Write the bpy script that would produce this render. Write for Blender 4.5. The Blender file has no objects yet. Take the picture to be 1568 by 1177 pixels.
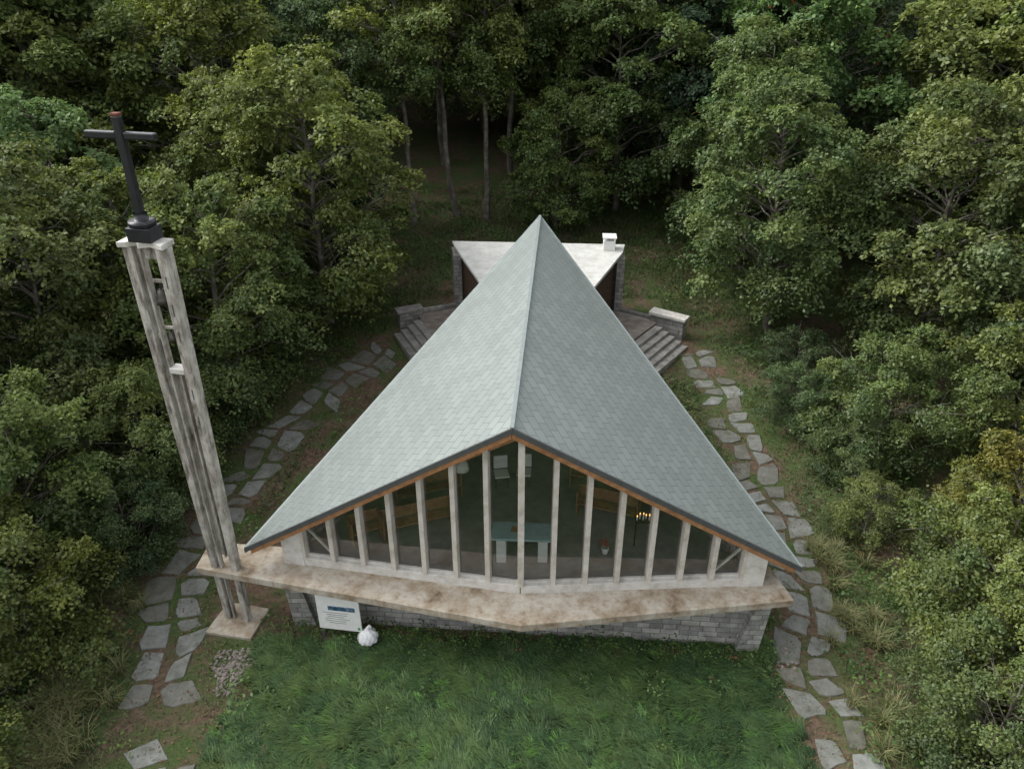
import bpy, bmesh, math, random
import numpy as np
from mathutils import Vector, Matrix
R = math.radians
random.seed(7)
scene = bpy.context.scene
COL = scene.collection

# ------------------------------------------------------------------ helpers
def new_mat(name):
    m = bpy.data.materials.new(name); m.use_nodes = True
    nt = m.node_tree; b = nt.nodes['Principled BSDF']
    return m, nt, b
def N(nt, t, **kw):
    n = nt.nodes.new(t)
    for k, v in kw.items(): setattr(n, k, v)
    return n
def ramp(nt, fac, stops):
    r = N(nt, 'ShaderNodeValToRGB'); e = r.color_ramp.elements
    while len(e) < len(stops): e.new(0.5)
    for i, (p, c) in enumerate(stops):
        e[i].position = p; e[i].color = (*c, 1)
    nt.links.new(fac, r.inputs[0]); return r.outputs[0]
def noise(nt, vec, scale, detail=6, rough=0.6, dist=0.0):
    n = N(nt, 'ShaderNodeTexNoise'); n.inputs['Scale'].default_value = scale
    n.inputs['Detail'].default_value = detail; n.inputs['Roughness'].default_value = rough
    n.inputs['Distortion'].default_value = dist
    if vec is not None: nt.links.new(vec, n.inputs['Vector'])
    return n.outputs['Fac']
def coord(nt, scale=(1, 1, 1), out='Object'):
    t = N(nt, 'ShaderNodeTexCoord'); m = N(nt, 'ShaderNodeMapping')
    m.inputs['Scale'].default_value = scale
    nt.links.new(t.outputs[out], m.inputs[0]); return m.outputs[0]
def mix(nt, fac, a, b, mode='MIX'):
    m = N(nt, 'ShaderNodeMix', data_type='RGBA', blend_type=mode)
    for s, v in ((m.inputs[0], fac), (m.inputs[6], a), (m.inputs[7], b)):
        if isinstance(v, (int, float)): s.default_value = v
        elif isinstance(v, tuple): s.default_value = (*v, 1)
        else: nt.links.new(v, s)
    return m.outputs[2]
def bump(nt, b, h, strength=0.4, dist=0.02):
    n = N(nt, 'ShaderNodeBump'); n.inputs['Strength'].default_value = strength
    n.inputs['Distance'].default_value = dist
    nt.links.new(h, n.inputs['Height']); nt.links.new(n.outputs[0], b.inputs['Normal'])

def noisy(name, stops, scale=3, rough=0.8, metallic=0, bmp=0.3, streak=None, bscale=30, sw=(.50, .68)):
    m, nt, b = new_mat(name)
    v = coord(nt)
    c = ramp(nt, noise(nt, v, scale, 9, 0.65), stops)
    if streak:
        sv = coord(nt, (2.2, 2.2, 0.5))
        f = ramp(nt, noise(nt, sv, 1.9, 8, 0.75), [(sw[0], (0, 0, 0)), (sw[1], (1, 1, 1))])
        c = mix(nt, f, c, streak)
    nt.links.new(c, b.inputs['Base Color'])
    b.inputs['Roughness'].default_value = rough; b.inputs['Metallic'].default_value = metallic
    if bmp: bump(nt, b, noise(nt, v, bscale, 6, 0.7), bmp, 0.02)
    return m

M = {}
M['ledge'] = noisy('stained_concrete', [(0.32, (.13, .095, .06)), (0.42, (.29, .235, .17)), (0.54, (.40, .36, .295)), (0.75, (.52, .49, .44))], 1.5, 0.85, streak=(.25, .185, .12))
M['tower'] = noisy('tower_concrete', [(0.3, (.22, .20, .17)), (0.48, (.38, .355, .31)), (0.7, (.54, .52, .475))], 2.2, 0.85, streak=(.095, .080, .065), sw=(.47, .64))
M['white_conc'] = noisy('pale_concrete', [(0.3, (.36, .34, .30)), (0.5, (.55, .53, .485)), (0.7, (.66, .645, .615))], 2.5, 0.8)
M['mullion'] = noisy('mullion_paint', [(0.3, (.36, .325, .27)), (0.52, (.53, .495, .44)), (0.75, (.63, .60, .56))], 2.5, 0.7)
M['timber'] = noisy('larch_timber', [(0.3, (.20, .085, .035)), (0.6, (.36, .18, .08)), (0.8, (.44, .25, .12))], 5, 0.6)
M['wood'] = noisy('pew_wood', [(0.3, (.18, .08, .04)), (0.7, (.36, .19, .10))], 6, 0.4)
M['darkwood'] = noisy('dark_cladding', [(0.3, (.05, .03, .02)), (0.7, (.12, .07, .045))], 5, 0.8)
M['fascia'] = noisy('dark_metal_trim', [(0.3, (.055, .06, .06)), (0.7, (.09, .095, .095))], 5, 0.5, bmp=0)
M['black'] = noisy('black_steel', [(0.3, (.010, .011, .013)), (0.7, (.022, .024, .028))], 5, 0.35, bmp=0.05)
M['rust'] = noisy('rusty_steel', [(0.3, (.08, .02, .010)), (0.7, (.17, .055, .03))], 9, 0.9)
M['bronze'] = noisy('bell_bronze', [(0.3, (.05, .045, .04)), (0.7, (.11, .10, .09))], 5, 0.5, 0.6, 0)
M['white'] = noisy('white_paint', [(0.3, (.64, .64, .62)), (0.7, (.76, .76, .74))], 6, 0.6, bmp=0.05)
M['annexroof'] = noisy('white_roof_membrane', [(0.3, (.42, .42, .38)), (0.5, (.57, .57, .54)), (0.7, (.66, .66, .63))], 1.4, 0.7, bmp=0.05, streak=(.44, .44, .40))
M['teal'] = noisy('teal_cloth', [(0.3, (.22, .34, .34)), (0.7, (.32, .43, .43))], 6, 0.8)
M['floor'] = noisy('chapel_floor', [(0.3, (.20, .19, .17)), (0.7, (.32, .305, .28))], 3, 0.4)
M['terrace'] = noisy('terrace_paving', [(0.3, (.14, .115, .095)), (0.5, (.23, .195, .165)), (0.7, (.33, .31, .28))], 2.2, 0.9)
def stonemat():
    m, nt, b = new_mat('flagstone'); v = coord(nt)
    c = ramp(nt, noise(nt, v, 2.6, 10, .72), [(0.3, (.085, .085, .065)), (0.46, (.165, .17, .15)), (0.7, (.26, .265, .25))])
    gi = N(nt, 'ShaderNodeNewGeometry')
    pr = ramp(nt, gi.outputs['Random Per Island'], [(0, (.64, .61, .54)), (.5, (.9, .9, .88)), (1, (1.12, 1.14, 1.15))])
    c = mix(nt, 1, c, pr, 'MULTIPLY'); nt.links.new(c, b.inputs['Base Color']); b.inputs['Roughness'].default_value = .7
    bump(nt, b, noise(nt, v, 9, 8, .75), .8, .03); return m
M['stone'] = stonemat()
M['stepstone'] = noisy('step_stone', [(0.28, (.13, .12, .10)), (0.5, (.26, .25, .23)), (0.75, (.38, .38, .36))], 2.0, 0.85, bmp=0.5)
M['gravel'] = noisy('gravel_stone', [(0.3, (.11, .09, .075)), (0.7, (.28, .25, .225))], 9, 0.9)
M['plastic'] = noisy('plastic_bag', [(0.3, (.66, .67, .68)), (0.7, (.78, .78, .79))], 6, 0.35, bmp=0.3)
M['blue'] = noisy('sign_photo', [(0.35, (.01, .03, .07)), (0.5, (.03, .09, .16)), (0.65, (.28, .36, .42))], 9, 0.5, bmp=0)
M['green'] = noisy('sign_green', [(0.3, (.03, .25, .07)), (0.7, (.05, .32, .1))], 5, 0.5, bmp=0)
M['ink'] = noisy('sign_ink', [(0.3, (.08, .08, .08)), (0.7, (.14, .14, .14))], 5, 0.5, bmp=0)
M['bark'] = noisy('bark', [(0.3, (.045, .036, .026)), (0.5, (.12, .105, .085)), (0.72, (.28, .265, .23))], 2.5, 0.9, bmp=0.8, bscale=18)
M['flower'] = noisy('red_flowers', [(0.3, (.22, .015, .015)), (0.7, (.38, .04, .03))], 9, 0.8)

def masonry(name, c1, c2, mortar, bw, rh):
    m, nt, b = new_mat(name)
    t = N(nt, 'ShaderNodeTexCoord'); s = N(nt, 'ShaderNodeSeparateXYZ'); cb = N(nt, 'ShaderNodeCombineXYZ')
    nt.links.new(t.outputs['Object'], s.inputs[0])
    ad = N(nt, 'ShaderNodeMath', operation='ADD')
    nt.links.new(s.outputs[0], ad.inputs[0]); nt.links.new(s.outputs[1], ad.inputs[1])
    nt.links.new(ad.outputs[0], cb.inputs[0]); nt.links.new(s.outputs[2], cb.inputs[1])
    br = N(nt, 'ShaderNodeTexBrick'); nt.links.new(cb.outputs[0], br.inputs['Vector'])
    br.inputs['Scale'].default_value = 1; br.inputs['Brick Width'].default_value = bw
    br.inputs['Row Height'].default_value = rh; br.inputs['Mortar Size'].default_value = .014
    br.inputs['Color1'].default_value = (*c1, 1); br.inputs['Color2'].default_value = (*c2, 1)
    br.inputs['Mortar'].default_value = (*mortar, 1); br.squash = 0.7; br.squash_frequency = 3
    c = mix(nt, 0.7, br.outputs['Color'], ramp(nt, noise(nt, t.outputs['Object'], 4, 8), [(0.3, (.45, .43, .4)), (0.7, (1.3, 1.3, 1.3))]), 'MULTIPLY')
    nt.links.new(c, b.inputs['Base Color']); b.inputs['Roughness'].default_value = .9
    bump(nt, b, br.outputs['Fac'], -0.6, 0.03)
    return m
M['masonry'] = masonry('grey_stone_masonry', (.19, .19, .185), (.36, .355, .33), (.14, .13, .115), .5, .2)

def roofmat():
    m, nt, b = new_mat('zinc_shingles')
    t = N(nt, 'ShaderNodeTexCoord')
    br = N(nt, 'ShaderNodeTexBrick'); nt.links.new(t.outputs['UV'], br.inputs['Vector'])
    br.inputs['Scale'].default_value = 1; br.inputs['Brick Width'].default_value = .44
    br.inputs['Row Height'].default_value = .29; br.inputs['Mortar Size'].default_value = .013
    br.inputs['Mortar Smooth'].default_value = .2
    br.inputs['Color1'].default_value = (.212, .240, .230, 1); br.inputs['Color2'].default_value = (.248, .278, .266, 1)
    br.inputs['Mortar'].default_value = (.145, .168, .162, 1)
    big = ramp(nt, noise(nt, t.outputs['Object'], .45, 8, .6), [(0.3, (.93, .93, .93)), (0.7, (1.05, 1.05, 1.05))])
    c = mix(nt, 1.0, br.outputs['Color'], big, 'MULTIPLY')
    nt.links.new(c, b.inputs['Base Color'])
    b.inputs['Roughness'].default_value = .38; b.inputs['Metallic'].default_value = .1
    s = N(nt, 'ShaderNodeSeparateXYZ'); nt.links.new(t.outputs['UV'], s.inputs[0])
    d = N(nt, 'ShaderNodeMath', operation='DIVIDE'); d.inputs[1].default_value = .29; nt.links.new(s.outputs[1], d.inputs[0])
    fr = N(nt, 'ShaderNodeMath', operation='FRACT'); nt.links.new(d.outputs[0], fr.inputs[0])
    a = N(nt, 'ShaderNodeMath', operation='SUBTRACT'); nt.links.new(fr.outputs[0], a.inputs[0]); nt.links.new(br.outputs['Fac'], a.inputs[1])
    bump(nt, b, a.outputs[0], .45, .014)
    return m
M['roof'] = roofmat()

def glassmat():
    m = bpy.data.materials.new('window_glass'); m.use_nodes = True; nt = m.node_tree; nt.nodes.clear()
    o = N(nt, 'ShaderNodeOutputMaterial'); g = N(nt, 'ShaderNodeBsdfGlossy'); g.inputs['Roughness'].default_value = .02
    tr = N(nt, 'ShaderNodeBsdfTransparent'); tr.inputs['Color'].default_value = (.86, .89, .87, 1)
    f = N(nt, 'ShaderNodeLayerWeight'); f.inputs['Blend'].default_value = .35
    p = N(nt, 'ShaderNodeMath', operation='POWER'); p.inputs[1].default_value = 3; nt.links.new(f.outputs['Facing'], p.inputs[0])
    q = N(nt, 'ShaderNodeMath', operation='MULTIPLY_ADD'); q.inputs[1].default_value = .8; q.inputs[2].default_value = .15; nt.links.new(p.outputs[0], q.inputs[0])
    mx = N(nt, 'ShaderNodeMixShader'); nt.links.new(q.outputs[0], mx.inputs[0])
    nt.links.new(tr.outputs[0], mx.inputs[1]); nt.links.new(g.outputs[0], mx.inputs[2]); nt.links.new(mx.outputs[0], o.inputs[0])
    return m
M['glass'] = glassmat()

def leafmat(name, transl=.38, rough=.55, objcol=True):
    m = bpy.data.materials.new(name); m.use_nodes = True; nt = m.node_tree; nt.nodes.clear()
    o = N(nt, 'ShaderNodeOutputMaterial')
    at = N(nt, 'ShaderNodeAttribute', attribute_name='Col')
    c = at.outputs['Color']
    if objcol:
        oi = N(nt, 'ShaderNodeObjectInfo'); c = mix(nt, 1.0, c, oi.outputs['Color'], 'MULTIPLY')
    b = N(nt, 'ShaderNodeBsdfDiffuse'); nt.links.new(c, b.inputs['Color'])
    t = N(nt, 'ShaderNodeBsdfTranslucent'); nt.links.new(mix(nt, 1.0, c, (1.1, 1.15, .9), 'MULTIPLY'), t.inputs['Color'])
    gl = N(nt, 'ShaderNodeBsdfGlossy'); gl.inputs['Roughness'].default_value = rough; gl.inputs['Color'].default_value = (.9, .95, .9, 1)
    mx = N(nt, 'ShaderNodeMixShader'); mx.inputs[0].default_value = transl
    nt.links.new(b.outputs[0], mx.inputs[1]); nt.links.new(t.outputs[0], mx.inputs[2])
    m2 = N(nt, 'ShaderNodeMixShader'); m2.inputs[0].default_value = .03
    nt.links.new(mx.outputs[0], m2.inputs[1]); nt.links.new(gl.outputs[0], m2.inputs[2])
    nt.links.new(m2.outputs[0], o.inputs[0])
    return m
M['leaf'] = leafmat('foliage_leaf')
M['grassblade'] = leafmat('grass_blade', .25, .6, False)

def np_mesh(name, V, F, mats, midx=None, col=None, smooth=False):
    me = bpy.data.meshes.new(name)
    V = np.asarray(V, dtype=np.float32); F = np.asarray(F, dtype=np.int32)
    me.vertices.add(len(V)); me.vertices.foreach_set('co', V.ravel())
    me.loops.add(F.size); me.loops.foreach_set('vertex_index', F.ravel())
    me.polygons.add(len(F)); me.polygons.foreach_set('loop_start', np.arange(0, F.size, F.shape[1], dtype=np.int32))
    for mt in mats: me.materials.append(mt)
    if midx is not None: me.polygons.foreach_set('material_index', np.asarray(midx, dtype=np.int32))
    if col is not None:
        a = me.attributes.new('Col', 'FLOAT_COLOR', 'POINT')
        c = np.ones((len(V), 4), dtype=np.float32); c[:, :3] = col
        a.data.foreach_set('color', c.ravel())
    me.update(calc_edges=True); me.validate()
    return me
def add_obj(name, me, parent=None, loc=(0, 0, 0)):
    o = bpy.data.objects.new(name, me); COL.objects.link(o); o.location = loc
    if parent: o.parent = parent
    return o
def empty(name):
    o = bpy.data.objects.new(name, None); COL.objects.link(o); o.empty_display_size = .2; return o

def from_bm(name, bm, mat, parent=None, bevel=0):
    bmesh.ops.recalc_face_normals(bm, faces=bm.faces)
    me = bpy.data.meshes.new(name); bm.to_mesh(me); bm.free()
    for mt in (mat if isinstance(mat, list) else [mat]): me.materials.append(mt)
    o = add_obj(name, me, parent)
    if bevel:
        md = o.modifiers.new('b', 'BEVEL'); md.width = bevel; md.segments = 2; md.limit_method = 'ANGLE'
    return o
def hexa(name, bot, top, mat, parent=None, bevel=0):
    bm = bmesh.new(); n = len(bot)
    b = [bm.verts.new(p) for p in bot]; t = [bm.verts.new(p) for p in top]
    bm.faces.new(b); bm.faces.new(t)
    for i in range(n): bm.faces.new((b[i], b[(i + 1) % n], t[(i + 1) % n], t[i]))
    return from_bm(name, bm, mat, parent, bevel)
def prism(name, xy, z0, z1, mat, parent=None, bevel=0):
    return hexa(name, [(x, y, z0) for x, y in xy], [(x, y, z1) for x, y in xy], mat, parent, bevel)
def box(name, c, s, mat, parent=None, rz=0, bevel=0):
    pts = []
    for sx, sy in ((-1, -1), (1, -1), (1, 1), (-1, 1)):
        x, y = sx * s[0] / 2, sy * s[1] / 2
        pts.append((c[0] + x * math.cos(rz) - y * math.sin(rz), c[1] + x * math.sin(rz) + y * math.cos(rz)))
    return prism(name, pts, c[2] - s[2] / 2, c[2] + s[2] / 2, mat, parent, bevel)
def wall(name, p, q, th, z0, zp, zq, mat, parent=None, bevel=0):
    p = Vector(p); q = Vector(q); d = (q - p).normalized(); n = Vector((-d.y, d.x)) * th / 2
    r = [p + n, p - n, q - n, q + n]; zs = [zp, zp, zq, zq]
    return hexa(name, [(v.x, v.y, z0) for v in r], [(v.x, v.y, z) for v, z in zip(r, zs)], mat, parent, bevel)
def beam(name, p, q, w, h, mat, parent=None, bevel=0):
    p = Vector(p); q = Vector(q); d = Vector((q.x - p.x, q.y - p.y)).normalized(); n = Vector((-d.y, d.x, 0)) * w / 2
    dn = Vector((0, 0, -h))
    return hexa(name, [p + n, p - n, p - n + dn, p + n + dn], [q + n, q - n, q - n + dn, q + n + dn], mat, parent, bevel)
def tube(pts, rad, n=6):
    pts = np.asarray(pts, float); K = len(pts)
    T = np.gradient(pts, axis=0); T /= np.linalg.norm(T, axis=1)[:, None] + 1e-9
    ref = np.array([.31, .95, .02]) if abs(T[0][2]) > .7 else np.array([0, 0, 1.])
    A = np.cross(T, ref); A /= np.linalg.norm(A, axis=1)[:, None] + 1e-9
    B = np.cross(T, A); a = np.linspace(0, 2 * np.pi, n, endpoint=False)
    V = pts[:, None] + np.asarray(rad)[:, None, None] * (np.cos(a)[None, :, None] * A[:, None] + np.sin(a)[None, :, None] * B[:, None])
    F = []
    for k in range(K - 1):
        for i in range(n):
            j = (i + 1) % n; F.append((k * n + i, k * n + j, (k + 1) * n + j, (k + 1) * n + i))
    return V.reshape(-1, 3), np.array(F)
def lathe(name, prof, c, mat, parent=None, n=20):
    V = []; F = []
    for r, z in prof:
        for i in range(n):
            a = 2 * math.pi * i / n; V.append((c[0] + r * math.cos(a), c[1] + r * math.sin(a), c[2] + z))
    for k in range(len(prof) - 1):
        for i in range(n):
            j = (i + 1) % n; F.append((k * n + i, k * n + j, (k + 1) * n + j, (k + 1) * n + i))
    me = np_mesh(name, V, F, [mat]); me.polygons.foreach_set('use_smooth', [True] * len(me.polygons))
    return add_obj(name, me, parent)

# ------------------------------------------------------------------ terrain
def g(x, y):
    x = np.asarray(x, float); y = np.asarray(y, float)
    k = 1.2
    soft = lambda t: k * np.log1p(np.exp(np.clip(t / k, -40, 40)))
    z = .1 * soft(y - 17.5) + .05 * soft(y - 37)
    z = z + .03 * soft(np.abs(x) - 30)
    z = np.where(y < 250, z, .1 * 232.5 + .05 * 213 + 0 * z)
    out = np.clip((np.abs(x) - 7) / 5, 0, 1)
    return z + out * .06 * (np.sin(x * 1.1 + 1.3) * np.cos(y * .9) + .5 * np.sin(2.3 * x + y * 1.7))
gx = np.unique(np.concatenate([np.linspace(-400, -40, 19), np.arange(-40, 40.1, .8), np.linspace(40, 400, 19)]))
gy = np.unique(np.concatenate([np.linspace(-200, 0, 15), np.arange(0, 60.1, .8), np.linspace(60, 450, 30)]))
X, Y = np.meshgrid(gx, gy); V = np.stack([X, Y, g(X, Y)], -1).reshape(-1, 3)
nx = len(gx); idx = np.arange(len(V)).reshape(len(gy), nx)
F = np.stack([idx[:-1, :-1], idx[:-1, 1:], idx[1:, 1:], idx[1:, :-1]], -1).reshape(-1, 4)
def groundmat(name='forest_ground', lawn=False):
    m, nt, b = new_mat(name)
    v = coord(nt)
    soil = ramp(nt, noise(nt, v, 6, 9, .75), [(0.3, (.045, .03, .02)), (0.5, (.12, .078, .052)), (0.7, (.20, .14, .10))])
    grn = ramp(nt, noise(nt, v, 9, 9, .8), [(0.3, (.025, .045, .01)), (0.55, (.065, .10, .025)), (0.75, (.11, .155, .045))])
    f = ramp(nt, noise(nt, v, .55, 7, .7, .6), [(0.42, (0, 0, 0)), (0.56, (1, 1, 1))])
    c = mix(nt, f, soil, grn)
    if lawn: c = ramp(nt, noise(nt, v, 9, 9, .8), [(0.3, (.018, .035, .010)), (0.55, (.035, .062, .018)), (0.75, (.06, .095, .03))])
    nt.links.new(c, b.inputs['Base Color']); b.inputs['Roughness'].default_value = 1
    bump(nt, b, noise(nt, v, 12, 8, .8), .8, .06)
    return m
me = np_mesh('ground', V, F, [groundmat()]); me.polygons.foreach_set('use_smooth', [True] * len(me.polygons))
add_obj('ground', me)
lx = np.linspace(-7.4, 7.4, 30); ly = np.linspace(6, 16.0, 21)
X, Y = np.meshgrid(lx, ly); X = X + np.where(np.abs(X) > 7.3, .25 * np.sin(Y * 2.3), 0)
Vl = np.stack([X, Y, g(X, Y) + .012], -1).reshape(-1, 3); ii = np.arange(len(Vl)).reshape(21, 30)
Fl = np.stack([ii[:-1, :-1], ii[:-1, 1:], ii[1:, 1:], ii[1:, :-1]], -1).reshape(-1, 4)
add_obj('lawn', np_mesh('lawn', Vl, Fl, [groundmat('lawn_soil', True)]))

# ------------------------------------------------------------------ chapel
ch = empty('chapel')
P = Vector((0, 15.5, 7.84)); L = Vector((-7.66, 16.8, 2.9)); Rr = Vector((8.05, 16.0, 2.9)); A = Vector((1.12, 30, 8.44))
def plane_z(a, b, c, x, y):
    n = (b - a).cross(c - a); return a.z - (n.x * (x - a.x) + n.y * (y - a.y)) / n.z
def roof_z(x, y):
    return min(plane_z(P, L, A, x, y), plane_z(P, Rr, A, x, y))
def roof_side(name, a, b, c, th=.13):
    bm = bmesh.new(); uvl = bm.loops.layers.uv.new('UVMap'); dn = Vector((0, 0, -th))
    t = [bm.verts.new(p) for p in (a, b, c)]; u = [bm.verts.new(p + dn) for p in (a, b, c)]
    top = bm.faces.new(t); bot = bm.faces.new(u[::-1]); bot.material_index = 2
    for i in range(3):
        f = bm.faces.new((t[i], u[i], u[(i + 1) % 3], t[(i + 1) % 3])); f.material_index = 1
    e1 = (c - b).normalized(); nn = (b - a).cross(c - a).normalized(); e2 = nn.cross(e1)
    for f in bm.faces:
        for l in f.loops:
            d = l.vert.co - b; l[uvl].uv = (d.dot(e1), d.dot(e2) * (1 if b.x < 0 else -1))
    return from_bm(name, bm, [M['roof'], M['fascia'], M['timber']], ch)
roof_side('roof_left_slope', P, L, A); roof_side('roof_right_slope', P, Rr, A)
zt = noisy('zinc_trim', [(0.3, (.17, .20, .195)), (0.7, (.22, .255, .25))], 5, .55, .1, 0)
beam('ridge_cap', P + Vector((0, -.02, .035)), A + Vector((0, 0, .035)), .10, .06, zt, ch)
for nm, a, b in (('left_verge', L, A), ('right_verge', Rr, A)):
    beam(nm, a + Vector((0, 0, .018)), b + Vector((0, 0, .018)), .06, .19, zt, ch)
for nm, b in (('front_fascia_left', L), ('front_fascia_right', Rr)):
    beam(nm, P + Vector((0, -.03, .025)), b + Vector((0, -.03, .025)), .06, .16, M['fascia'], ch)
    d = (b - P)
    beam(nm.replace('fascia', 'timber'), P + Vector((0, .03, -.14)), P + d * .975 + Vector((0, .03, -.14)), .12, .16, M['timber'], ch)
C = Vector((.24, 15.83)); WL = Vector((-6.62, 17.09)); WR = Vector((7.07, 16.16))
ZL = 2.2; ZS = 2.48
prism('concrete_ledge', [(-9.2, 16.74), (.23, 14.55), (7.8, 15.46), (7.5, 16.8), (.24, 16.5), (-6.6, 17.6), (-9.15, 17.86)], ZL - .24, ZL, M['ledge'], ch, .02)
prism('floor_slab', [(-6.5, 17.2), (.24, 15.95), (6.95, 16.3), (1.6, 28.0), (.5, 28.1)], ZL - .3, ZL + .06, M['floor'], ch)
for side, W in (('left', WL), ('right', WR)):
    d = W - C
    wall('window_sill_' + side, C, C + d * .915, .26, ZL - .05, ZS, ZS, M['white_conc'], ch, .015)
    e = C + d * .91
    wall('end_pier_' + side, e, W, .34, ZL - .05, roof_z(*e) - .18, roof_z(*W) - .16, M['white_conc'], ch, .015)
    for k in range(0 if side == 'left' else 1, 8):
        p = C + d * .13 * k
        if k == 7: p = C + d * .905
        zt_ = roof_z(p.x, p.y) - .30
        if k == 0: box('mullion', (p.x, p.y - .02, (ZS + zt_) / 2), (.17, .34, zt_ - ZS), M['mullion'], ch, 0, .01)
        else:
            a = math.atan2(d.y, d.x)
            box('mullion', (p.x, p.y - .02, (ZS + zt_) / 2), (.135 if k < 7 else .08, .30, zt_ - ZS), M['mullion'], ch, a, .01)
    z0 = ZS; z1 = roof_z(*C) - .33; z2 = roof_z(*e) - .33
    hexg = [(C.x, C.y + .06, z0), (e.x, e.y + .06, z0), (e.x, e.y + .06, z2), (C.x, C.y + .06, z1)]
    bm = bmesh.new(); bm.faces.new([bm.verts.new(p) for p in hexg]); from_bm('glazing_' + side, bm, M['glass'], ch)
    beam('window_head_' + side, (C.x, C.y + .03, z1 + .16), (W.x, W.y + .03, roof_z(*W) - .17), .16, .2, M['timber'], ch)
    beam('lower_rail_' + side, (C.x, C.y + .03, ZS + .06), (e.x, e.y + .03, ZS + .06), .07, .07, M['white_conc'], ch)
    b0 = C + d * .80; b1 = C + d * .895
    beam('bay_brace_' + side, (b0.x, b0.y + .14, ZS + .15), (b1.x, b1.y + .14, roof_z(*b1) - .55), .06, .1, M['white_conc'], ch)
for k in range(1, 8):
    y = 16.6 + k * 1.45
    rp = P + (A - P) * ((y - P.y) / (A.y - P.y))
    for E in (L, Rr):
        f = ((y - 16.6) / 13.6); q = E + (A - E) * min(.95, f)
        q = rp + (q - rp) * .93
        beam('rafter', rp + Vector((0, 0, -.15)), q + Vector((0, 0, -.15)), .12, .26, M['timber'], ch)
SLb = Vector((.5, 28.1)); SRb = Vector((1.5, 28.1))
for nm, a, b in (('side_wall_left', Vector((-6.5, 17.35)), SLb), ('side_wall_right', Vector((6.9, 16.5)), SRb), ('rear_wall', SLb, SRb)):
    seg = 6
    for i in range(seg):
        p = a + (b - a) * i / seg; q = a + (b - a) * (i + 1) / seg
        wall(nm, p, q, .3, -.2 if i < 3 else .5, roof_z(*p) - .24, roof_z(*q) - .24, M['masonry'], ch)
BL = Vector((-6.2, 17.0)); BR = Vector((6.77, 15.97))
wall('base_wall', BL, BR, .5, -.4, ZL - .26, ZL - .26, M['masonry'], ch)
for nm, p, s in (('base_pier_left', BL, -1), ('base_pier_right', BR, 1)):
    hexa(nm, [(p.x - .35, p.y - .45, -.3), (p.x + .35, p.y - .45, -.3), (p.x + .35, p.y + .6, -.3), (p.x - .35, p.y + .6, -.3)],
         [(p.x - .22 + s * .25, p.y - .5, ZL - .26), (p.x + .22 + s * .25, p.y - .5, ZL - .26), (p.x + .22 + s * .25, p.y + .6, ZL - .26), (p.x - .22 + s * .25, p.y + .6, ZL - .26)], M['masonry'], ch, .02)
FZ = ZL + .06
al = empty('altar')
box('altar_top', (.3, 17.15, FZ + .93), (1.75, .75, .08), M['teal'], al, -.05, .01)
for dx in (-.6, .6):
    box('altar_leg', (.3 + dx, 17.15, FZ + .445), (.28, .55, .89), M['white'], al, -.05, .01)
box('altar_book', (.15, 17.2, FZ + .985), (.34, .24, .03), M['wood'], al, -.05)
def chair(x, y, rz, mat):
    o = empty('chair')
    box('seat', (x, y, FZ + .45), (.48, .46, .06), mat, o, rz, .01)
    c, s = math.cos(rz), math.sin(rz)
    box('backrest', (x - s * .22, y + c * .22, FZ + .78), (.46, .05, .5), mat, o, rz, .01)
    for a, b in ((-.2, -.2), (.2, -.2), (-.2, .2), (.2, .2)):
        box('leg', (x + a * c - b * s, y + a * s + b * c, FZ + .21), (.04, .04, .42), M['black'], o, rz)
chair(-.35, 20.6, .15, M['white']); chair(.4, 20.7, -.1, M['white'])
def pew(x, y, w, rz):
    o = empty('pew'); c, s = math.cos(rz), math.sin(rz)
    box('seat', (x, y, FZ + .44), (w, .38, .05), M['wood'], o, rz, .01)
    box('backrest', (x - s * .2, y + c * .2, FZ + .72), (w, .04, .42), M['wood'], o, rz, .01)
    for a in (-w / 2 + .05, w / 2 - .05):
        box('end_panel', (x + a * c, y + a * s, FZ + .45), (.05, .5, .9), M['wood'], o, rz, .01)
for x, y, w, r in ((-2.9, 18.3, 2.2, .35), (-2.7, 19.8, 2.2, .35), (3.0, 18.9, 2.0, -.35), (2.9, 20.4, 2.0, -.35), (-1.9, 22.0, 1.8, .25), (2.6, 22.2, 1.8, -.25), (-4.4, 17.9, 1.0, .45)):
    pew(x, y, w, r)
cs = empty('candle_stand')
box('tray', (3.9, 17.6, FZ + 1.0), (.6, .3, .04), M['black'], cs)
for dx in (-.25, .25): box('leg', (3.9 + dx, 17.6, FZ + .49), (.04, .04, .98), M['black'], cs)
fm, fnt, fb = new_mat('candle_flame'); fb.inputs['Base Color'].default_value = (.9, .45, .12, 1)
fb.inputs['Emission Color'].default_value = (1, .5, .15, 1); fb.inputs['Emission Strength'].default_value = 2.5
for i in range(6):
    cx = 3.66 + i * .09
    lathe('candle', [(.022, 0), (.022, .1 + .05 * (i % 3)), (0.001, .1 + .05 * (i % 3))], (cx, 17.6 + .06 * ((i % 2) - .5), FZ + 1.02), M['white'], cs, 8)
    lathe('flame', [(.001, 0), (.022, .03), (.001, .08)], (cx, 17.6 + .06 * ((i % 2) - .5), FZ + 1.125 + .05 * (i % 3)), fm, cs, 8)
fp = empty('flower_pot'); lathe('pot', [(.08, 0), (.12, .22), (.10, .22)], (2.75, 17.3, FZ), M['white'], fp)
bm = bmesh.new(); rr_ = np.random.RandomState(2)
for i in range(14):
    bmesh.ops.create_icosphere(bm, subdivisions=1, radius=.035, matrix=Matrix.Translation((2.75 + rr_.randn() * .07, 17.3 + rr_.randn() * .07, FZ + .32 + rr_.rand() * .18)))
from_bm('flowers', bm, M['flower'], fp)
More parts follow.
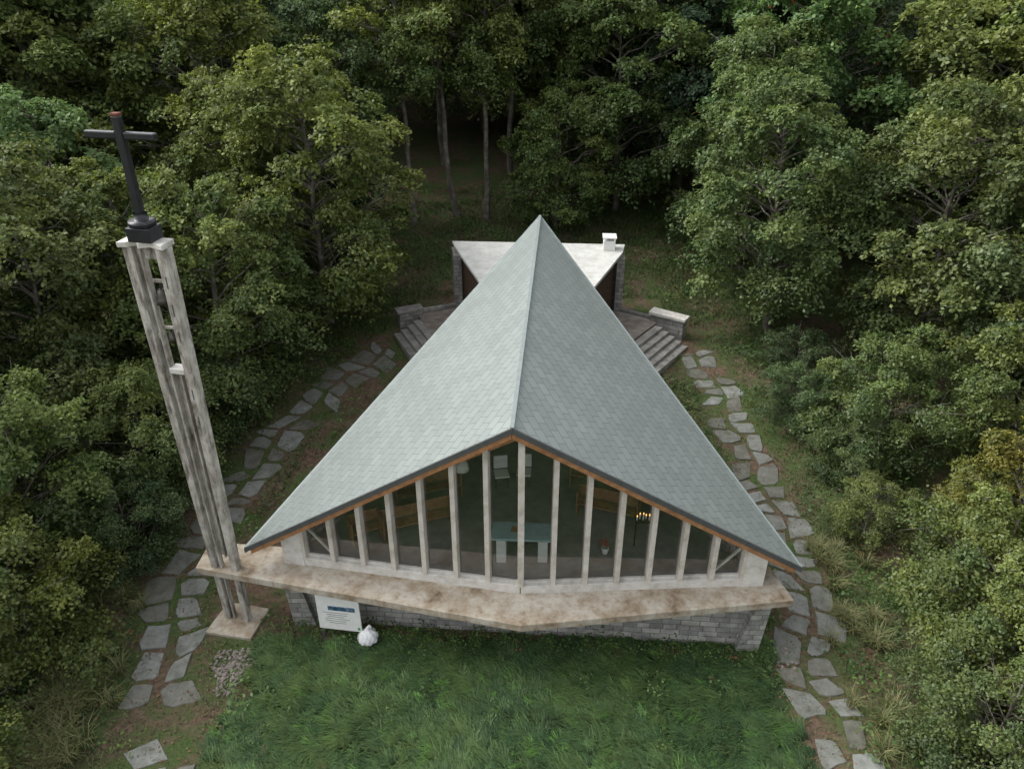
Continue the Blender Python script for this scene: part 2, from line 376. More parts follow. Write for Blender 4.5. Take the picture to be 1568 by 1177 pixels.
lm = empty('pendant_lamp'); lathe('shade', [(.02, .3), (.16, .22), (.2, 0), (.18, 0), (.02, .2)], (-1.35, 16.9, 5.6), M['white'], lm); box('cord', (-1.35, 16.9, 6.2), (.015, .015, .7), M['black'], lm)

# ------------------------------------------------------------------ bell tower
tw = empty('bell_tower'); TX, TY, TR = -8.3, 16.8, R(-12)
def tl(x, y, z):
    return (TX + x * math.cos(TR) - y * math.sin(TR), TY + x * math.sin(TR) + y * math.cos(TR), z)
def tbox(nm, x0, x1, y0, y1, z0, z1, mat=M['tower'], k0=1, k1=1, bev=.012):
    f = lambda k, z: [tl(x0 * k, y0 * k, z), tl(x1 * k, y0 * k, z), tl(x1 * k, y1 * k, z), tl(x0 * k, y1 * k, z)]
    return hexa(nm, f(k0, z0), f(k1, z1), mat, tw, bev)
k = lambda z: .72 + .28 * z / 12
def tt(nm, x0, x1, y0, y1, z0, z1, mat=M['tower'], bev=.012): return tbox(nm, x0, x1, y0, y1, z0, z1, mat, k(z0), k(z1), bev)
tt('left_fin_outer', -.54, -.30, -.20, .12, .12, 11.96)
tt('left_fin_inner', -.19, -.13, -.14, .06, .12, 11.96)
for za, zb in ((1.9, 2.9), (4.4, 4.7), (6.4, 6.7), (8.2, 8.5), (9.6, 9.75), (11.55, 11.95)): tt('left_fin_tie', -.299, -.191, -.08, .06, za, zb)
tt('right_fin', .30, .54, -.20, .12, .12, 11.96)
tt('rear_web', -.129, .299, .03, .11, 2.6, 8.7)
tt('web_rib', .07, .12, -.10, .029, 2.6, 8.65)
tt('bell_beam', -.129, .299, -.02, .05, 11.05, 11.13)
tt('bell_beam', -.129, .299, -.02, .05, 9.85, 9.92)
tt('web_head', -.129, .299, -.20, .12, 8.701, 8.84, M['white_conc'])
tt('head_tie', -.129, .299, -.05, .12, 11.65, 11.95)
for z in (11.0, 10.3, 9.6, 8.0, 7.2): tt('slot_shade_strip', .40, .435, -.204, -.19, z, z + .3, M['fascia'], 0)  # thin dark strips stand in for shade inside slots, no recess cut
cap = [(-.58, -.30), (-.36, -.26), (-.22, -.10), (-.05, -.28), (.16, -.16), (.57, -.30), (.56, .20), (-.56, .20)]
hexa('cap_slab', [tl(x, y, 11.965) for x, y in cap], [tl(x, y, 12.10) for x, y in cap], M['white_conc'], tw, .02)
bp = tl(.085, -.02, 0)
lathe('bell', [(.03, .36), (.09, .34), (.12, .22), (.14, .1), (.185, 0), (.16, 0), (.08, .2)], (bp[0], bp[1], 10.55), M['bronze'], tw)
lathe('bell_yoke', [(.02, 0), (.035, .08), (.02, .16)], (bp[0], bp[1], 10.9), M['black'], tw, 8)
lathe('small_bell', [(.02, .24), (.07, .23), (.09, .1), (.125, 0), (.10, 0)], (bp[0], bp[1], 9.55), M['bronze'], tw)
lathe('small_bell_yoke', [(.02, 0), (.03, .04), (.02, .09)], (bp[0], bp[1], 9.78), M['black'], tw, 8)
tbox('cross_mount', -.29, .29, -.25, .25, 12.1, 12.42, M['black'])
tbox('cross_mount_flange', -.22, .22, -.2, .2, 12.42, 12.56, M['black'])
cpt = tl(0, 0, 0); lathe('cross_collar', [(.30, 0), (.30, .05), (.16, .06), (.15, .22)], (cpt[0], cpt[1], 12.5), M['black'], tw)
tbox('cross_post', -.09, .09, -.08, .08, 12.5, 14.80, M['black'], bev=.025)
tbox('cross_post_tip', -.093, .093, -.083, .083, 14.801, 14.86, M['rust'])
tbox('cross_arm_left', -.84, -.091, -.07, .07, 14.32, 14.48, M['black'], bev=.03)
tbox('cross_arm_right', .091, .84, -.07, .07, 14.32, 14.48, M['black'], bev=.03)
prism('tower_footing', [tl(-.7, -.75, 0)[:2], tl(.75, -.7, 0)[:2], tl(.72, .5, 0)[:2], tl(-.66, .5, 0)[:2]], -.2, .14, M['ledge'], tw, .02)

# ------------------------------------------------------------------ annex behind
an = empty('stone_annex')
roofp = [(-2.95, 36.4), (-2.72, 35.45), (-1.45, 31.3), (-.4, 28.6), (2.6, 28.5), (3.6, 30.8), (5.25, 34.8), (5.5, 35.9)]
prism('flat_roof', roofp, 5.0, 5.14, M['annexroof'], an, .01)
prism('roof_soffit', [(x * .97 + .03, 33 + (y - 33) * .97) for x, y in roofp], 4.88, 4.998, M['fascia'], an)
wall('outer_wall_left', (-2.62, 35.1), (-2.8, 36.3), .36, 1.2, 4.88, 4.88, M['masonry'], an)
wall('outer_wall_right', (5.18, 34.6), (5.3, 35.8), .36, 1.2, 4.88, 4.88, M['masonry'], an)
wall('rear_wall', (-2.7, 36.1), (5.2, 35.65), .34, 1.2, 4.87, 4.87, M['masonry'], an)
wall('timber_front_left', (-2.35, 35.3), (-1.0, 31.6), .12, 1.8, 4.87, 4.87, M['darkwood'], an)
wall('timber_front_right', (4.85, 34.9), (3.0, 31.2), .12, 1.8, 4.87, 4.87, M['darkwood'], an)
box('door', (4.45, 34.0, 3.2), (.06, .95, 2.05), M['darkwood'], an, R(-26.5))
chm = (4.65, 35.3)
box('chimney_stack', (*chm, 5.37), (.56, .56, .46), M['white'], an, -.06, .01)
for dx, dy in ((-.22, -.22), (.22, -.22), (.22, .22), (-.22, .22)): box('chimney_post', (chm[0] + dx, chm[1] + dy, 5.66), (.1, .1, .13), M['white'], an, 0)
box('chimney_cap', (*chm, 5.76), (.66, .66, .07), M['white'], an, -.06, .01)

tr = empty('terrace')
prism('paving', [(-4.6, 34.3), (-2.6, 35.2), (5.2, 34.7), (7.1, 33.6), (5.3, 31.2), (2.6, 28.9), (-.6, 29.0), (-3.6, 31.7)], 1.0, 2.16, M['terrace'], tr)
def stairs(name, a, b, d, n=5):
    o = empty(name); a = Vector(a); b = Vector(b); d = Vector(d).normalized()
    for i in range(n):
        t0 = .34 * i; z = 2.16 - .15 * i - (.003)
        q = [a + d * t0, b + d * t0, b + d * (t0 + .37), a + d * (t0 + .37)]
        prism('step', [tuple(v) for v in q], .6, z, M['stepstone'], o, .015)
stairs('stone_stairs', (5.0, 30.6), (6.8, 33.05), (.82, -.58), 5)
stairs('stone_stairs', (-3.4, 31.5), (-4.4, 33.7), (-.88, -.45), 4)
pr = empty('stone_parapet')
wall('block', (6.75, 33.75), (8.15, 32.85), .5, 1.0, 2.62, 2.45, M['masonry'], pr, .02)
wall('coping', (6.68, 33.8), (8.22, 32.8), .62, 2.5, 2.66, 2.64, M['white_conc'], pr, .02)
wall('curb', (5.3, 34.7), (6.7, 33.8), .22, 1.2, 2.3, 2.3, M['masonry'], pr)
pr = empty('stone_parapet')
wall('block', (-4.45, 34.45), (-5.5, 34.0), .5, 1.0, 2.45, 2.35, M['masonry'], pr, .02)
wall('coping', (-4.4, 34.48), (-5.6, 33.96), .6, 2.4, 2.53, 2.52, M['stepstone'], pr, .02)
wall('curb', (-2.7, 35.2), (-4.4, 34.5), .22, 1.2, 2.35, 2.35, M['masonry'], pr)

# ------------------------------------------------------------------ sign, bag, drain, gravel
sg = empty('information_sign')
box('panel', (-5.0, 15.98, 1.25), (1.28, .05, 1.5), M['white'], sg, R(-8), .006)
c8, s8 = math.cos(R(-8)), math.sin(R(-8))
def onsign(nm, x, z, w, h, mat):
    box(nm, (-5.0 + x * c8 + .029 * s8, 15.98 + x * s8 - .029 * c8, z), (w, .008, h), mat, sg, R(-8))
onsign('photo_strip', .1, 1.36, .80, .16, M['blue']); onsign('logo', .56, .62, .07, .10, M['green'])
for i in range(6): onsign('text_line', -.1 + .04 * (i % 2), 1.18 - i * .08, .75 - .12 * (i % 3), .008, M['ink'])
for x in (-.58, .58): box('post', (-5 + x, 16.05 - x * .14, .85), (.06, .06, 2.0), M['fascia'], sg)
bm = bmesh.new(); bmesh.ops.create_icosphere(bm, subdivisions=4, radius=1)
for v in bm.verts:
    d = v.co.copy(); a = math.atan2(d.y, d.x)
    fold = .07 * math.sin(7 * a + 4 * d.z) + .04 * math.sin(13 * a - 5 * d.z)
    z = d.z; h = z * .5 + .5
    r = .33 * (1 + fold) * (1.1 - .45 * h)
    if h > .80: r *= max(.25, 1 - (h - .80) * 4.2)
    z2 = .02 + h * .62 + max(0, h - .86) * 1.0
    v.co = Vector((d.x * r + .05 * h, d.y * r * .85, z2))
for v in [v for v in bm.verts if v.co.z > .68]: v.co.x *= 2.0; v.co.y *= 1.3
o = from_bm('plastic_bag', bm, M['plastic']); o.location = (-4.25, 15.9, .0)
for p in o.data.polygons: p.use_smooth = True
dg = empty('drain_cover'); box('frame', (-4.85, 15.35, .03), (.75, .5, .06), M['ledge'], dg, -.1, .01)
for i in range(5): box('bar', (-5.1 + i * .125, 15.36 - i * .012, .066), (.05, .34, .012), M['fascia'], dg, -.1)
rs = np.random.RandomState(5)
def pebbles(name, cx, cy, rx, ry, n, smin, smax, mat):
    bm = bmesh.new()
    for i in range(n):
        a = rs.rand() * 6.28; r = rs.rand() ** .6 * (1 + .3 * math.sin(3 * a)) + abs(rs.randn()) * .12; x = cx + rx * r * math.cos(a); y = cy + ry * r * math.sin(a)
        s = smin + (smax - smin) * rs.rand() ** 2.5
        mt = Matrix.Translation((x, y, float(g(x, y)) + s * .35 + .005)) @ Matrix.Rotation(rs.rand() * 6, 4, 'Z') @ Matrix.Diagonal((s, s * (.6 + .4 * rs.rand()), s * .55, 1))
        bmesh.ops.create_icosphere(bm, subdivisions=1, radius=1, matrix=mt)
    return from_bm(name, bm, mat)
pebbles('gravel', -7.95, 15.0, .5, .7, 560, .022, .07, M['gravel'])
pebbles('gravel', 7.9, 15.3, .5, .5, 60, .03, .08, M['gravel'])

# ------------------------------------------------------------------ stepping-stone paths
PL = np.array([(-8.3, 8), (-8.75, 11.9), (-9.3, 13.3), (-10.4, 16.5), (-10.55, 19), (-9.75, 24), (-8.4, 27.7), (-6.95, 30.2), (-5.6, 32.3)])
PR = np.array([(8.7, 8), (8.46, 12.2), (8.4, 13.7), (8.4, 15), (9.2, 17.3), (9.45, 19.9), (9.25, 22.8), (9.0, 26.2), (8.85, 30.2), (8.1, 32.1)])
def resample(pl, step):
    d = np.r_[0, np.cumsum(np.linalg.norm(np.diff(pl, axis=0), axis=1))]
    s = np.arange(0, d[-1], .05); q = np.stack([np.interp(s, d, pl[:, 0]), np.interp(s, d, pl[:, 1])], -1)
    ker = np.ones(31) / 31; qq = np.stack([np.convolve(np.pad(q[:, i], 15, 'edge'), ker, 'valid') for i in (0, 1)], -1)
    return qq[::max(1, int(step / .05))]
def stones(name, pl, width, seed):
    r = np.random.RandomState(seed); q = resample(pl, .5); T = np.gradient(q, axis=0); T /= np.linalg.norm(T, axis=1)[:, None]
    Nn = np.stack([-T[:, 1], T[:, 0]], -1); bm = bmesh.new()
    def at(t):
        t = min(max(t, 0), len(q) - 1.001); i0 = int(t); f = t - i0
        return q[i0] * (1 - f) + q[i0 + 1] * f, Nn[i0] * (1 - f) + Nn[i0 + 1] * f
    W = width
    for j in range(2):
        s = r.rand() * .8
        sk = r.uniform(-.3, .3)
        while s < len(q) - 1.6:
            ln = r.uniform(1.2, 2.25)
            a, b = s, min(s + ln, len(q) - 1.01); s += ln
            sk2 = r.uniform(-.4, .4)
            if r.rand() < .05: sk = sk2; continue
            sgn = 1 if j else -1
            cen = lambda t: .20 * math.sin(t * .8 + seed) + .10 * math.sin(t * 2.1)
            gap = .075
            i0, i1 = gap + r.uniform(0, .08), gap + r.uniform(0, .08)
            o0, o1 = W / 2 * r.uniform(.70, 1.22), W / 2 * r.uniform(.70, 1.22)
            def pt(t, off, skew):
                p, n = at(t + skew); return p + n * (cen(t) + sgn * off)
            ga = .15
            pts = [pt(a + ga, i0, 0), pt(a + ga, o0, sk), pt(b - ga, o1, sk2), pt(b - ga, i1, 0)]
            sk = sk2
            poly = []
            for m_ in range(4):
                p0, p1 = pts[m_], pts[(m_ + 1) % 4]; pm = pts[m_ - 1]
                if r.rand() < .45:
                    poly.append(p0 + (pm - p0) * r.uniform(.12, .35)); poly.append(p0 + (p1 - p0) * r.uniform(.08, .28))
                else: poly.append(p0)
                if r.rand() < .6: poly.append(p0 + (p1 - p0) * r.uniform(.4, .6) + r.randn(2) * .025)
            c = np.mean(poly, 0); ang = r.randn() * .09
            poly = [c + np.array([(p - c)[0] * math.cos(ang) - (p - c)[1] * math.sin(ang), (p - c)[0] * math.sin(ang) + (p - c)[1] * math.cos(ang)]) for p in poly]
            tx, ty = r.randn(2) * .02; lift = .03 + .025 * r.rand()
            z = [float(g(*p)) + lift + tx * (p[0] - c[0]) + ty * (p[1] - c[1]) for p in poly]
            rings = []
            for sc, dz in ((.965, 0), (1.0, -.018), (1.03, -.14)):
                rings.append([bm.verts.new((c[0] + (p[0] - c[0]) * sc, c[1] + (p[1] - c[1]) * sc, zz + dz)) for p, zz in zip(poly, z)])
            n = len(poly); bm.faces.new(rings[0])
            for u in range(2):
                for m_ in range(n): bm.faces.new((rings[u][m_], rings[u + 1][m_], rings[u + 1][(m_ + 1) % n], rings[u][(m_ + 1) % n]))
    return from_bm(name, bm, M['stone'])
stones('flagstone_path', PL, 1.8, 4); stones('flagstone_path', PR, 1.65, 9)

def dist_poly(x, y, pl):
    d = np.full(x.shape, 1e9)
    for a, b in zip(pl[:-1], pl[1:]):
        ab = b - a; t = np.clip(((x - a[0]) * ab[0] + (y - a[1]) * ab[1]) / (ab @ ab), 0, 1)
        d = np.minimum(d, np.hypot(x - a[0] - t * ab[0], y - a[1] - t * ab[1]))
    return d
def vnoise(x, y, s, seed=0):
    v = 0
    r = np.random.RandomState(seed)
    for o in range(4):
        a = r.rand(4) * 6.28; f = s * 1.9 ** o
        v = v + (np.sin(x * f + a[0] + 1.7 * np.sin(y * f * .7 + a[1])) * np.sin(y * f + a[2] + 1.3 * np.sin(x * f * .8 + a[3]))) / 1.6 ** o
    return v / 2
def inside_bldg(x, y):
    t = np.clip((y - 16.2) / (29.5 - 16.2), 0, 1)
    kite = (y > 16.4) & (y < 30) & (x > -6.6 + 6.3 * t) & (x < 7.0 - 4.9 * t)
    ter = (y >= 28.8) & (y < 36.6) & (x > -4.9) & (x < 7.6) & (x > -1 - (y - 28) * 1.1) & (x < 2.8 + (y - 28) * 1.0)
    grv = np.hypot((x + 7.95) / .5, (y - 15.0) / .7) < 1
    foot = (np.abs(x + 8.3) < .8) & (np.abs(y - 16.7) < .75)
    return kite | ter | grv | foot

# ------------------------------------------------------------------ grass
def blades(name, x, y, h, w, lean, col, rng, ang=None):
    n = len(x); z = g(x, y) - .01
    a = rng.rand(n) * 2 * np.pi if ang is None else ang
    sa = a + np.pi / 2 + rng.randn(n) * .5
    base = np.stack([x, y, z], -1); side = np.stack([np.cos(sa), np.sin(sa), 0 * x], -1) * (w / 2)[:, None]
    d = np.stack([np.cos(a) * lean, np.sin(a) * lean, 0 * x], -1)
    mid = base + d * (h * .45)[:, None]; mid[:, 2] += h * .6
    tip = base + d * (h * 1.15)[:, None]; tip[:, 2] += h * .68
    V = np.stack([base - side, base + side, mid + side * .8, mid - side * .8, tip + side * .12, tip - side * .12], 1).reshape(-1, 3)
    i = np.arange(n)[:, None] * 6
    F = np.concatenate([i + np.array([0, 1, 2, 3]), i + np.array([3, 2, 4, 5])], 0)
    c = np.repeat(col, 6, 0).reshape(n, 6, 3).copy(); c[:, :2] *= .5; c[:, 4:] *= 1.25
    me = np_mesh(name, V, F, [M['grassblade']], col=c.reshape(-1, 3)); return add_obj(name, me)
rng = np.random.RandomState(11)
nc = 7400; mb = 34
cx = rng.uniform(-7.9, 7.8, nc); cy = rng.uniform(8, 16.4, nc)
edge = 7.3 + .35 * np.sin(cy * 2.1) + .25 * np.sin(cy * 5.3 + cx)
keep = (np.abs(cx) < edge + rng.randn(nc) * .2) & (cy < 16.15 - .3 * rng.rand(nc)) & (rng.rand(nc) < np.clip(1.2 - np.clip(cy - 15.4, 0, 1) * 1.0, .15, 1)) & (np.hypot((cx + 7.95) / .6, (cy - 15) / .8) > 1)
cx, cy = cx[keep], cy[keep]; nc = len(cx)
nz = vnoise(cx, cy, .8, 1); nz2 = vnoise(cx, cy, 2.2, 2)
ca = 2.9 + 1.0 * vnoise(cx, cy, .7, 3) + rng.randn(nc) * .5
chh = (.18 + .09 * rng.rand(nc)) * (1 + .25 * nz + .3 * nz2)
yel = np.clip(.34 + .40 * nz + .32 * nz2 + .16 * rng.randn(nc), 0, 1)[:, None]
cc = (1 - yel) * np.array([.052, .108, .040]) + yel * np.array([.125, .188, .055]); cc *= (.70 + .58 * rng.rand(nc))[:, None]
lush = rng.rand(nc) < .03; cc[lush] = np.array([.12, .25, .05])
x = np.repeat(cx, mb) + rng.randn(nc * mb) * .08; y = np.repeat(cy, mb) + rng.randn(nc * mb) * .08; n = nc * mb
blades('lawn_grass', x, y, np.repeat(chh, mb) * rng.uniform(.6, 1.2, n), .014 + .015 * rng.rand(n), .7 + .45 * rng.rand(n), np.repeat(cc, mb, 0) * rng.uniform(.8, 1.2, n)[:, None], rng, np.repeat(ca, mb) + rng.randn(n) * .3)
n = 260000
x = rng.uniform(-15, 15, n); y = rng.uniform(8, 48, n)
dp = np.minimum(dist_poly(x, y, PL), dist_poly(x, y, PR))
lawn = (np.abs(x) < 7.3) & (y < 16.2)
inner = (y > 17) & (y < 36) & (np.abs(x) < np.interp(y, [17, 34], [9.5, 6])) & (x < 0)
pr_ = np.where(inner, .10, .7) * np.clip(.7 + vnoise(x, y, .7, 5) * 1.0, 0.06, 1) * np.where(x > 5, 1.4, 1.0) * np.where(dp < .8, .4, 1) * np.where(y > 36, 1.3, 1)
keep = ~lawn & ~inside_bldg(x, y) & (rng.rand(n) < pr_)
x, y, dp = x[keep], y[keep], dp[keep]; n = len(x)
h = (.07 + .12 * rng.rand(n)) * (.6 + np.clip(dp - .7, 0, 1.5) * .8)
yel = np.clip(.40 + .4 * vnoise(x, y, 1.1, 7) + .2 * rng.randn(n), 0, 1)[:, None]
col = (1 - yel) * np.array([.055, .108, .030]) + yel * np.array([.165, .188, .070]); col *= (.75 + .5 * rng.rand(n))[:, None]
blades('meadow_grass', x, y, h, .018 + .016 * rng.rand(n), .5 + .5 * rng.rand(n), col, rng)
tx = []; ty = []
for cx, cy, m_ in ((-12.0, 14.2, 30), (-11.6, 12.6, 26), (-12.6, 12.4, 18), (-12.3, 17.5, 14), (10.6, 16.5, 16), (10.3, 19.5, 12), (10.2, 13.2, 14)):
    for _ in range(m_):
        a, b = cx + rng.randn() * .5, cy + rng.randn() * .7; q = 55
        tx.append(a + rng.randn(q) * .07); ty.append(b + rng.randn(q) * .07)
x = np.concatenate(tx); y = np.concatenate(ty); n = len(x)
yel = rng.rand(n)[:, None] ** .8; col = (1 - yel) * np.array([.08, .13, .035]) + yel * np.array([.28, .25, .12])
blades('tall_dry_grass', x, y, .4 + .35 * rng.rand(n), .014 + .01 * rng.rand(n), .3 + .6 * rng.rand(n), col, rng)

# ------------------------------------------------------------------ leaves
def leaf_quads(c, d, nrm, l, w):
    d = d / (np.linalg.norm(d, axis=1)[:, None] + 1e-9)
    s = np.cross(d, nrm); s /= np.linalg.norm(s, axis=1)[:, None] + 1e-9
    l = l[:, None]; w = w[:, None]
    V = np.stack([c - d * l / 2, c + s * w / 2 + d * l * .05, c + d * l / 2, c - s * w / 2 + d * l * .05], 1).reshape(-1, 3)
    F = np.arange(len(c) * 4).reshape(-1, 4)
    return V, F
n = 12500
x = rng.uniform(-17, 17, n); y = rng.uniform(9, 50, n)
dp = np.minimum(dist_poly(x, y, PL), dist_poly(x, y, PR))
inner = (y > 17) & (y < 36) & (np.abs(x) < np.interp(y, [17, 34], [9.5, 6])) & (x < 0); lawn = (np.abs(x) < 7.3) & (y < 16.0)
pr_ = np.clip(.45 + vnoise(x, y, .55, 9) * 1.3, .03, 1) * np.where(lawn, .22, 1) * np.where(inner, .25, 1) * np.where(dp < .95, .12, 1)
keep = ~inside_bldg(x, y) & (dp > .4) & (rng.rand(n) < pr_)
x, y, lw = x[keep], y[keep], lawn[keep]
wx = rng.uniform(-6.5, 7, 170); wy = np.interp(wx, [-6.2, 6.8], [16.5, 15.45]) - np.abs(rng.randn(170)) * .25
x = np.r_[x, wx]; y = np.r_[y, wy]; lw = np.r_[lw, np.ones(170, bool)]
m_ = 18; n = len(x)
sz = (.11 + .22 * rng.rand(n)) * np.where(lw, .6, 1)
cx = np.repeat(x, m_) + rng.randn(n * m_) * np.repeat(sz, m_) * .75; cy = np.repeat(y, m_) + rng.randn(n * m_) * np.repeat(sz, m_) * .75
hz = np.abs(rng.randn(n * m_)) * np.repeat(sz, m_) * .8 + .05 + np.repeat(lw * .1, m_)
c = np.stack([cx, cy, g(cx, cy) + hz], -1)
nr = rng.randn(len(c), 3) * .45 + [0, 0, 1]; d = rng.randn(len(c), 3); d[:, 2] *= .3
l = np.repeat(sz, m_) * .40 * (.7 + .6 * rng.rand(len(c)))
V, F = leaf_quads(c, d, nr, l, l * .7)
t = rng.rand(n)[:, None]; bc = (1 - t) * np.array([.05, .11, .028]) + t * np.array([.14, .215, .05])
rb = rng.rand(n) < .06; bc[rb] = [.18, .10, .045]
col = np.repeat(np.repeat(bc, m_, 0) * (.7 + .6 * rng.rand(len(c)))[:, None], 4, 0)
add_obj('undergrowth', np_mesh('undergrowth', V, F, [M['leaf']], col=col))
n = 26000
x = rng.uniform(-14, 14, n); y = rng.uniform(9, 48, n)
lawn = (np.abs(x) < 7.3) & (y < 15.6)
keep = ~inside_bldg(x, y) & (rng.rand(n) < np.where(lawn, .02, .7)); x, y = x[keep], y[keep]; n = len(x)
c = np.stack([x, y, g(x, y) + .025 + .03 * rng.rand(n)], -1)
V, F = leaf_quads(c, rng.randn(n, 3) * [1, 1, .15], rng.randn(n, 3) * .25 + [0, 0, 1], .05 + .06 * rng.rand(n), .04 + .04 * rng.rand(n))
t = rng.rand(n)[:, None]; col = np.repeat((1 - t) * np.array([.08, .038, .02]) + t * np.array([.27, .14, .07]), 4, 0)
add_obj('leaf_litter', np_mesh('leaf_litter', V, F, [M['leaf']], col=col))

# ------------------------------------------------------------------ trees
def gen_tree(name, seed, H, base, Rad, nl, lr, nspray, mleaf, leaf, c1, c2, prof=.6, berries=0, flat=.6, trunk=.16):
    r = np.random.RandomState(seed)
    tv, tf, nv = [], [], 0
    def addtube(pts, rad, n=6):
        nonlocal nv
        v, f = tube(pts, rad, n); tv.append(v); tf.append(f + nv); nv += len(v)
    K = 9; zz = np.linspace(0, H * .93, K); wx = np.cumsum(r.randn(K) * .018 * H * .3); wy = np.cumsum(r.randn(K) * .018 * H * .3); wx[0] = wy[0] = 0
    trad = np.interp(np.linspace(0, 1, K), [0, .05, 1], [trunk * 1.5, trunk, .025])
    zz[0] = -.4
    addtube(np.stack([wx, wy, zz], -1), trad, 8)
    lumps = []; ga = r.rand() * 6.28
    for i in range(nl):
        t = (i + .5) / nl; hh = base + (H - base - lr * .4) * t
        env = Rad * max(.12, math.sin(math.pi * (.13 + .82 * t))) ** prof
        ga += 2.4 + r.randn() * .3
        rr = env * math.sqrt(r.uniform(.12, 1.0)) * r.uniform(.8, 1.16)
        z = hh + r.randn() * lr * .25
        bx, by = np.interp(z, zz, wx), np.interp(z, zz, wy)
        cx, cy = bx + rr * math.cos(ga), by + rr * math.sin(ga)
        q = lr * r.uniform(.6, 1.25) * (1.15 - .45 * t)
        lumps.append((cx, cy, z, q))
        if rr > .25 * Rad:
            z0 = max(base * .6, z - rr * .55); s = np.linspace(0, 1, 6)
            px = bx + (cx - bx) * s; py = by + (cy - by) * s; pz = z0 + (z - z0) * s ** .8
            w = r.randn(3, 6) * .09 * (s * (1.1 - s) * 3)
            addtube(np.stack([px + w[0], py + w[1], pz + w[2]], -1), np.interp(s, [0, 1], [trunk * .34, .010]), 5)
            for _ in range(3):
                a0 = r.uniform(.45, .9); st = np.array([np.interp(a0, s, px), np.interp(a0, s, py), np.interp(a0, s, pz)])
                en = np.array([cx, cy, z]) + r.randn(3) * q * .7 + [0, 0, q * .1]
                addtube(np.stack([st, (st + en) / 2 + r.randn(3) * .1, en]), [.022, .014, .005], 4)
    Lp = np.array(lumps); nL = len(Lp)
    ns = nspray; dirs = r.randn(nL * ns, 3); dirs[:, 2] = dirs[:, 2] * .9 + .35
    outw = np.repeat(np.stack([Lp[:, 0], Lp[:, 1], 0 * Lp[:, 0]], -1), ns, 0); on = np.linalg.norm(outw, axis=1)[:, None] + .3
    dirs = dirs + outw / on * .6; dirs /= np.linalg.norm(dirs, axis=1)[:, None]
    q = np.repeat(Lp[:, 3], ns)
    sc = np.repeat(Lp[:, :3], ns, 0) + dirs * (q * r.uniform(.40, 1.32, len(q)))[:, None] * [1, 1, flat]
    sr = .33 * q * r.uniform(.55, 1.3, len(q))
    sn = dirs * .55 + [0, 0, .9]; sn += r.randn(*sn.shape) * .18; sn /= np.linalg.norm(sn, axis=1)[:, None]
    m_ = mleaf; Nn = np.repeat(sn, m_, 0); S = np.repeat(sc, m_, 0); SR = np.repeat(sr, m_)
    e1 = np.cross(Nn, [.3, .9, .1]); e1 /= np.linalg.norm(e1, axis=1)[:, None]; e2 = np.cross(Nn, e1)
    a = r.rand(len(S)) * 6.283; rad = np.sqrt(r.rand(len(S)))
    ph = np.repeat(r.rand(len(sc)) * 6.28, m_); rad = rad * (.7 + .6 * np.cos(2 * (a - ph)) ** 2 * 1.0 + .25 * np.cos(5 * a + ph))
    dirv = np.cos(a)[:, None] * e1 + np.sin(a)[:, None] * e2
    c = S + dirv * (rad * SR * 1.3)[:, None] + Nn * (r.randn(len(S)) * .06 - rad ** 2 * .12)[:, None]
    nn = Nn + r.randn(*Nn.shape) * .38; d = dirv + r.randn(*dirv.shape) * .6
    l = leaf * r.uniform(.65, 1.3, len(S)); V, F = leaf_quads(c, d, nn, l, l * .62)
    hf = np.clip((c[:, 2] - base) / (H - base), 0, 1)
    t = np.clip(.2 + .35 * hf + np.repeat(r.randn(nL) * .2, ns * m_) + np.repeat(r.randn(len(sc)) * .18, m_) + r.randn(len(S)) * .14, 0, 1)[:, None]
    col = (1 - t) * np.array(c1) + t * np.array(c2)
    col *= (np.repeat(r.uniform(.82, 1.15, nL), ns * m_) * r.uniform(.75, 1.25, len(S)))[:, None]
    if berries:
        kk = (r.rand(len(S)) < berries); col[kk] = [.35, .06, .03]
    TV = np.concatenate(tv); TF = np.concatenate(tf)
    allV = np.concatenate([TV, V]); allF = np.concatenate([TF, F + len(TV)])
    mi = np.r_[np.zeros(len(TF), int), np.ones(len(F), int)]
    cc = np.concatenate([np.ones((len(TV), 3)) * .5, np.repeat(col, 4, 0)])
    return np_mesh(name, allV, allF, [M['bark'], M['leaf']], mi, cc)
G1 = (.072, .112, .030); G2 = (.188, .222, .056)
D1 = (.060, .100, .034); D2 = (.145, .188, .060)
T = {}
T['A'] = gen_tree('treeA', 1, 12, 1.6, 4.3, 70, 1.1, 24, 36, .18, G1, G2)
T['B'] = gen_tree('treeB', 2, 12.5, 2.2, 4.1, 66, 1.15, 24, 36, .185, D1, D2)
T['C'] = gen_tree('treeC', 3, 17, 7.5, 2.6, 38, 1.0, 22, 30, .19, G1, G2, trunk=.18)
T['D'] = gen_tree('treeD', 4, 9, .8, 3.4, 58, .95, 24, 36, .15, G1, G2)
T['E'] = gen_tree('treeE', 5, 5, .2, 2.7, 46, .8, 24, 36, .11, G1, G2, trunk=.07)
T['F'] = gen_tree('treeF', 6, 4.2, .1, 2.5, 42, .78, 22, 34, .105, D1, (.155, .20, .058), trunk=.06)
T['Rw'] = gen_tree('treeR', 8, 12, 2.5, 3.7, 58, 1.0, 24, 34, .20, (.08, .145, .05), (.20, .285, .095), berries=.004)
T['P'] = gen_tree('treeP', 9, 15, 2.5, 3.6, 64, 1.25, 22, 34, .21, (.06, .10, .048), (.13, .17, .08), trunk=.2)
names = {'A': 'beech_tree', 'B': 'oak_tree', 'C': 'birch_tree', 'D': 'beech_tree', 'E': 'shrub', 'F': 'shrub', 'Rw': 'rowan_tree', 'P': 'maple_tree'}
trg = np.random.RandomState(21)
